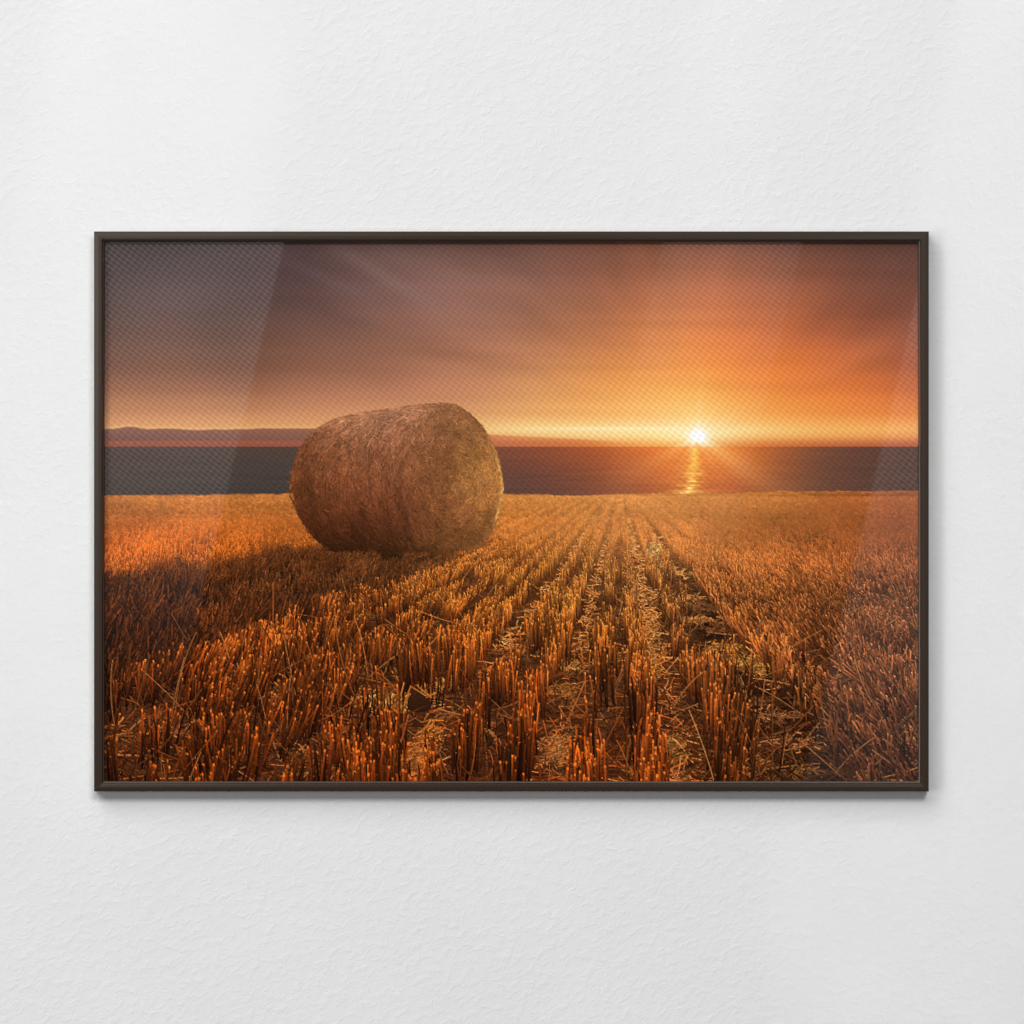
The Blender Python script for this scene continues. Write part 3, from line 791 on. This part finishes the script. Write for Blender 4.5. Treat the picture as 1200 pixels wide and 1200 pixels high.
def sheet(name, idset, mat, parent):
    """the part of the print whose picture shows one subject: a flat sheet of one mesh vertex per millimetre"""
    fm = np.isin(ids, idset)
    jj, ii = np.nonzero(fm)
    a = jj * (W + 1) + ii
    quads = np.stack([a, a + (W + 1), a + (W + 1) + 1, a + 1], 1)
    used, inv = np.unique(quads.ravel(), return_inverse=True)
    vj, vi = used // (W + 1), used % (W + 1)
    co = np.empty((len(used), 3), np.float32)
    co[:, 0] = gx[vi]; co[:, 1] = PY; co[:, 2] = gz[vj]
    me = bpy.data.meshes.new(name)
    nf = len(quads)
    me.vertices.add(len(used)); me.loops.add(nf * 4); me.polygons.add(nf)
    me.vertices.foreach_set('co', co.ravel())
    me.loops.foreach_set('vertex_index', inv.astype(np.int32).ravel())
    me.polygons.foreach_set('loop_start', np.arange(0, nf * 4, 4, dtype=np.int32))
    at = me.attributes.new('ink', 'FLOAT_COLOR', 'POINT')
    col = np.ones((len(used), 4), np.float32); col[:, :3] = np.clip(linv[vj, vi] * INK, 0, 1)
    at.data.foreach_set('color', col.ravel())
    me.update(calc_edges=True)
    return link(name, me, mat, parent)


INK = np.array([1.0, 1.0, 1.0], np.float32)
m_sky = print_material('ink_on_canvas', 1.0)
m_land = print_material('ink_on_canvas_fine', .45)
canvas = sheet('canvas_print', [0], m_sky, pic)
canvas['label'] = 'glossy sunset sky printed on woven canvas'
for nm, i, m, lb in (('printed_sea', 1, m_sky, 'dark calm sea below the sunset in the print'), ('printed_field', 2, m_land, 'orange stubble field in the print'),
                     ('printed_hay_bale', 3, m_land, 'round brown hay bale in the print'), ('printed_sun', 4, m_sky, 'white setting sun in the print')):
    sheet(nm, [i], m, canvas)['label'] = lb

# ---------------------------------------------------------------- lamps
def area(name, loc, target, sx, sy, power, roll=0.0, spread=180.0, color=(1, 1, 1)):
    l = bpy.data.lights.new(name, 'AREA'); l.shape = 'RECTANGLE'; l.size = sx; l.size_y = sy
    l.energy = power; l.color = color; l.spread = math.radians(spread)
    o = bpy.data.objects.new(name, l); C.objects.link(o)
    d = (Vector(target) - Vector(loc)).normalized()
    q = d.to_track_quat('-Z', 'Z').to_matrix().to_4x4()
    o.matrix_world = Matrix.Translation(loc) @ q @ Matrix.Rotation(roll, 4, 'Z')
    return o


def rad_power(L, sx, sy): return L * math.pi * sx * sy


# key: one big soft window-like light, high and to the left
key = area('key_light', (-4.6, -6.4, 6.7), (0, 0, 0), 7.2, 7.2, 740)
fill = area('fill_light', (1.6, -8.8, 4.6), (0, 0, 0), 3.6, 2.4, 480)
side = area('side_light', (-6.2, -7.0, -.5), (0, 0, 0), 2.2, 3.4, 205)

# tall window-like softboxes behind the camera: what the varnish mirrors as slanted panes
LY = -9.0


def pane(name, p, power_L, falloff=None):
    """p: photo-pixel outline (xl_top, xr_top, y_top, xl_bot, xr_bot, y_bot) of the reflection on the print"""
    s = (CAM_D + PY + (PY - LY)) / (CAM_D + PY)
    def W3(px, py): return Vector((wx(px, PY) * s, LY, wz(py, PY) * s))
    a, b_, c, d = W3(p[0], p[2]), W3(p[1], p[2]), W3(p[3], p[5]), W3(p[4], p[5])
    mid = (a + b_ + c + d) / 4
    ax = ((a + b_) - (c + d)) / 2
    roll = math.atan2(-ax.x, ax.z)
    lx = (b_ - a).length * math.cos(roll); ly = ax.length
    o = area(name, mid, mid + Vector((0, 1, 0)), lx, ly, rad_power(power_L, lx, ly))
    o.matrix_world = Matrix.Translation(mid) @ Matrix.Rotation(math.radians(90), 4, 'X') @ Matrix.Rotation(roll, 4, 'Z')
    if falloff:
        l = o.data; l.use_nodes = True; nt = l.node_tree; nt.nodes.clear()
        out = nt.nodes.new('ShaderNodeOutputLight'); em = nt.nodes.new('ShaderNodeEmission')
        nt.links.new(em.outputs[0], out.inputs[0])
        g = nt.nodes.new('ShaderNodeNewGeometry'); sp = nt.nodes.new('ShaderNodeSeparateXYZ'); nt.links.new(g.outputs['Parametric'], sp.inputs[0])
        mr = nt.nodes.new('ShaderNodeMapRange'); mr.interpolation_type = 'SMOOTHSTEP'
        ax_, f0, f1, v0, v1 = falloff
        mr.inputs['From Min'].default_value = f0; mr.inputs['From Max'].default_value = f1
        mr.inputs['To Min'].default_value = v0; mr.inputs['To Max'].default_value = v1
        nt.links.new(sp.outputs[ax_], mr.inputs[0]); nt.links.new(mr.outputs[0], em.inputs['Strength'])
    return o


pane('window_light_left', (-480, 433, -150, -706, 207, 830), 1.08, (1, .08, .48, 0.0, 1.0))
pane('window_light_middle', (797, 960, 200, 665, 828, 760), .55, (1, 0.0, .75, 0.0, 1.0))
pane('window_light_right', (1109, 1300, 200, 924, 1115, 990), 1.0, (1, 0.0, .7, .35, 1.0))

# the same windows throw faint slanted bands of light across the wall
def band(name, pts, amount):
    """pts: photo-pixel (x top, y top, x bottom, y bottom, width) of the band on the wall; the beam comes down steeply from above"""
    xa, ya, xb, yb, wd = pts
    a = Vector(((xa - 600) / 1000, 0, (600 - ya) / 1000)); b2 = Vector(((xb - 600) / 1000, 0, (600 - yb) / 1000))
    mid = (a + b2) / 2; wv = (a - b2); ln = wv.length; wv.normalize()
    el = math.radians(60)
    d = Vector((0, math.cos(el), -math.sin(el)))
    v = wv - d * wv.dot(d); k = v.length; v.normalize()
    u = v.cross(-d).normalized()
    lx = wd / 1000 * abs(wv.z); ly = ln * k
    M = Matrix((u, v, -d)).transposed().to_4x4()
    o = area(name, mid, mid + d, lx, ly, amount * math.pi * lx * ly / math.cos(el), spread=2.2)
    o.matrix_world = Matrix.Translation(mid - d * 2.2) @ M


band('window_band_left', (230, -60, 20, 900, 275), .055)
band('window_band_middle', (890, -60, 740, 640, 110), .04)
band('window_band_right', (1290, -60, 1010, 1260, 290), .06)

# ---------------------------------------------------------------- world: a dim room
w = bpy.data.worlds.new('World'); sc.world = w; w.use_nodes = True
bg = w.node_tree.nodes['Background']; bg.inputs[0].default_value = (1, 1, 1, 1); bg.inputs[1].default_value = .03

# ---------------------------------------------------------------- camera
cam = bpy.data.cameras.new('camera'); co = bpy.data.objects.new('camera', cam); C.objects.link(co)
co.location = (0, -CAM_D, 0); co.rotation_euler = (math.radians(90), 0, 0)
cam.sensor_width = 36; cam.lens = 36 * CAM_D / 1.2; cam.clip_end = 60
sc.camera = co
vs_ = sc.view_settings
vs_.view_transform = 'Standard'; vs_.look = 'None'; vs_.exposure = 0; vs_.gamma = 1; vs_.use_curve_mapping = False
sc.cycles.filter_width = 1.2
sc.render.resolution_x = sc.render.resolution_y = 1024
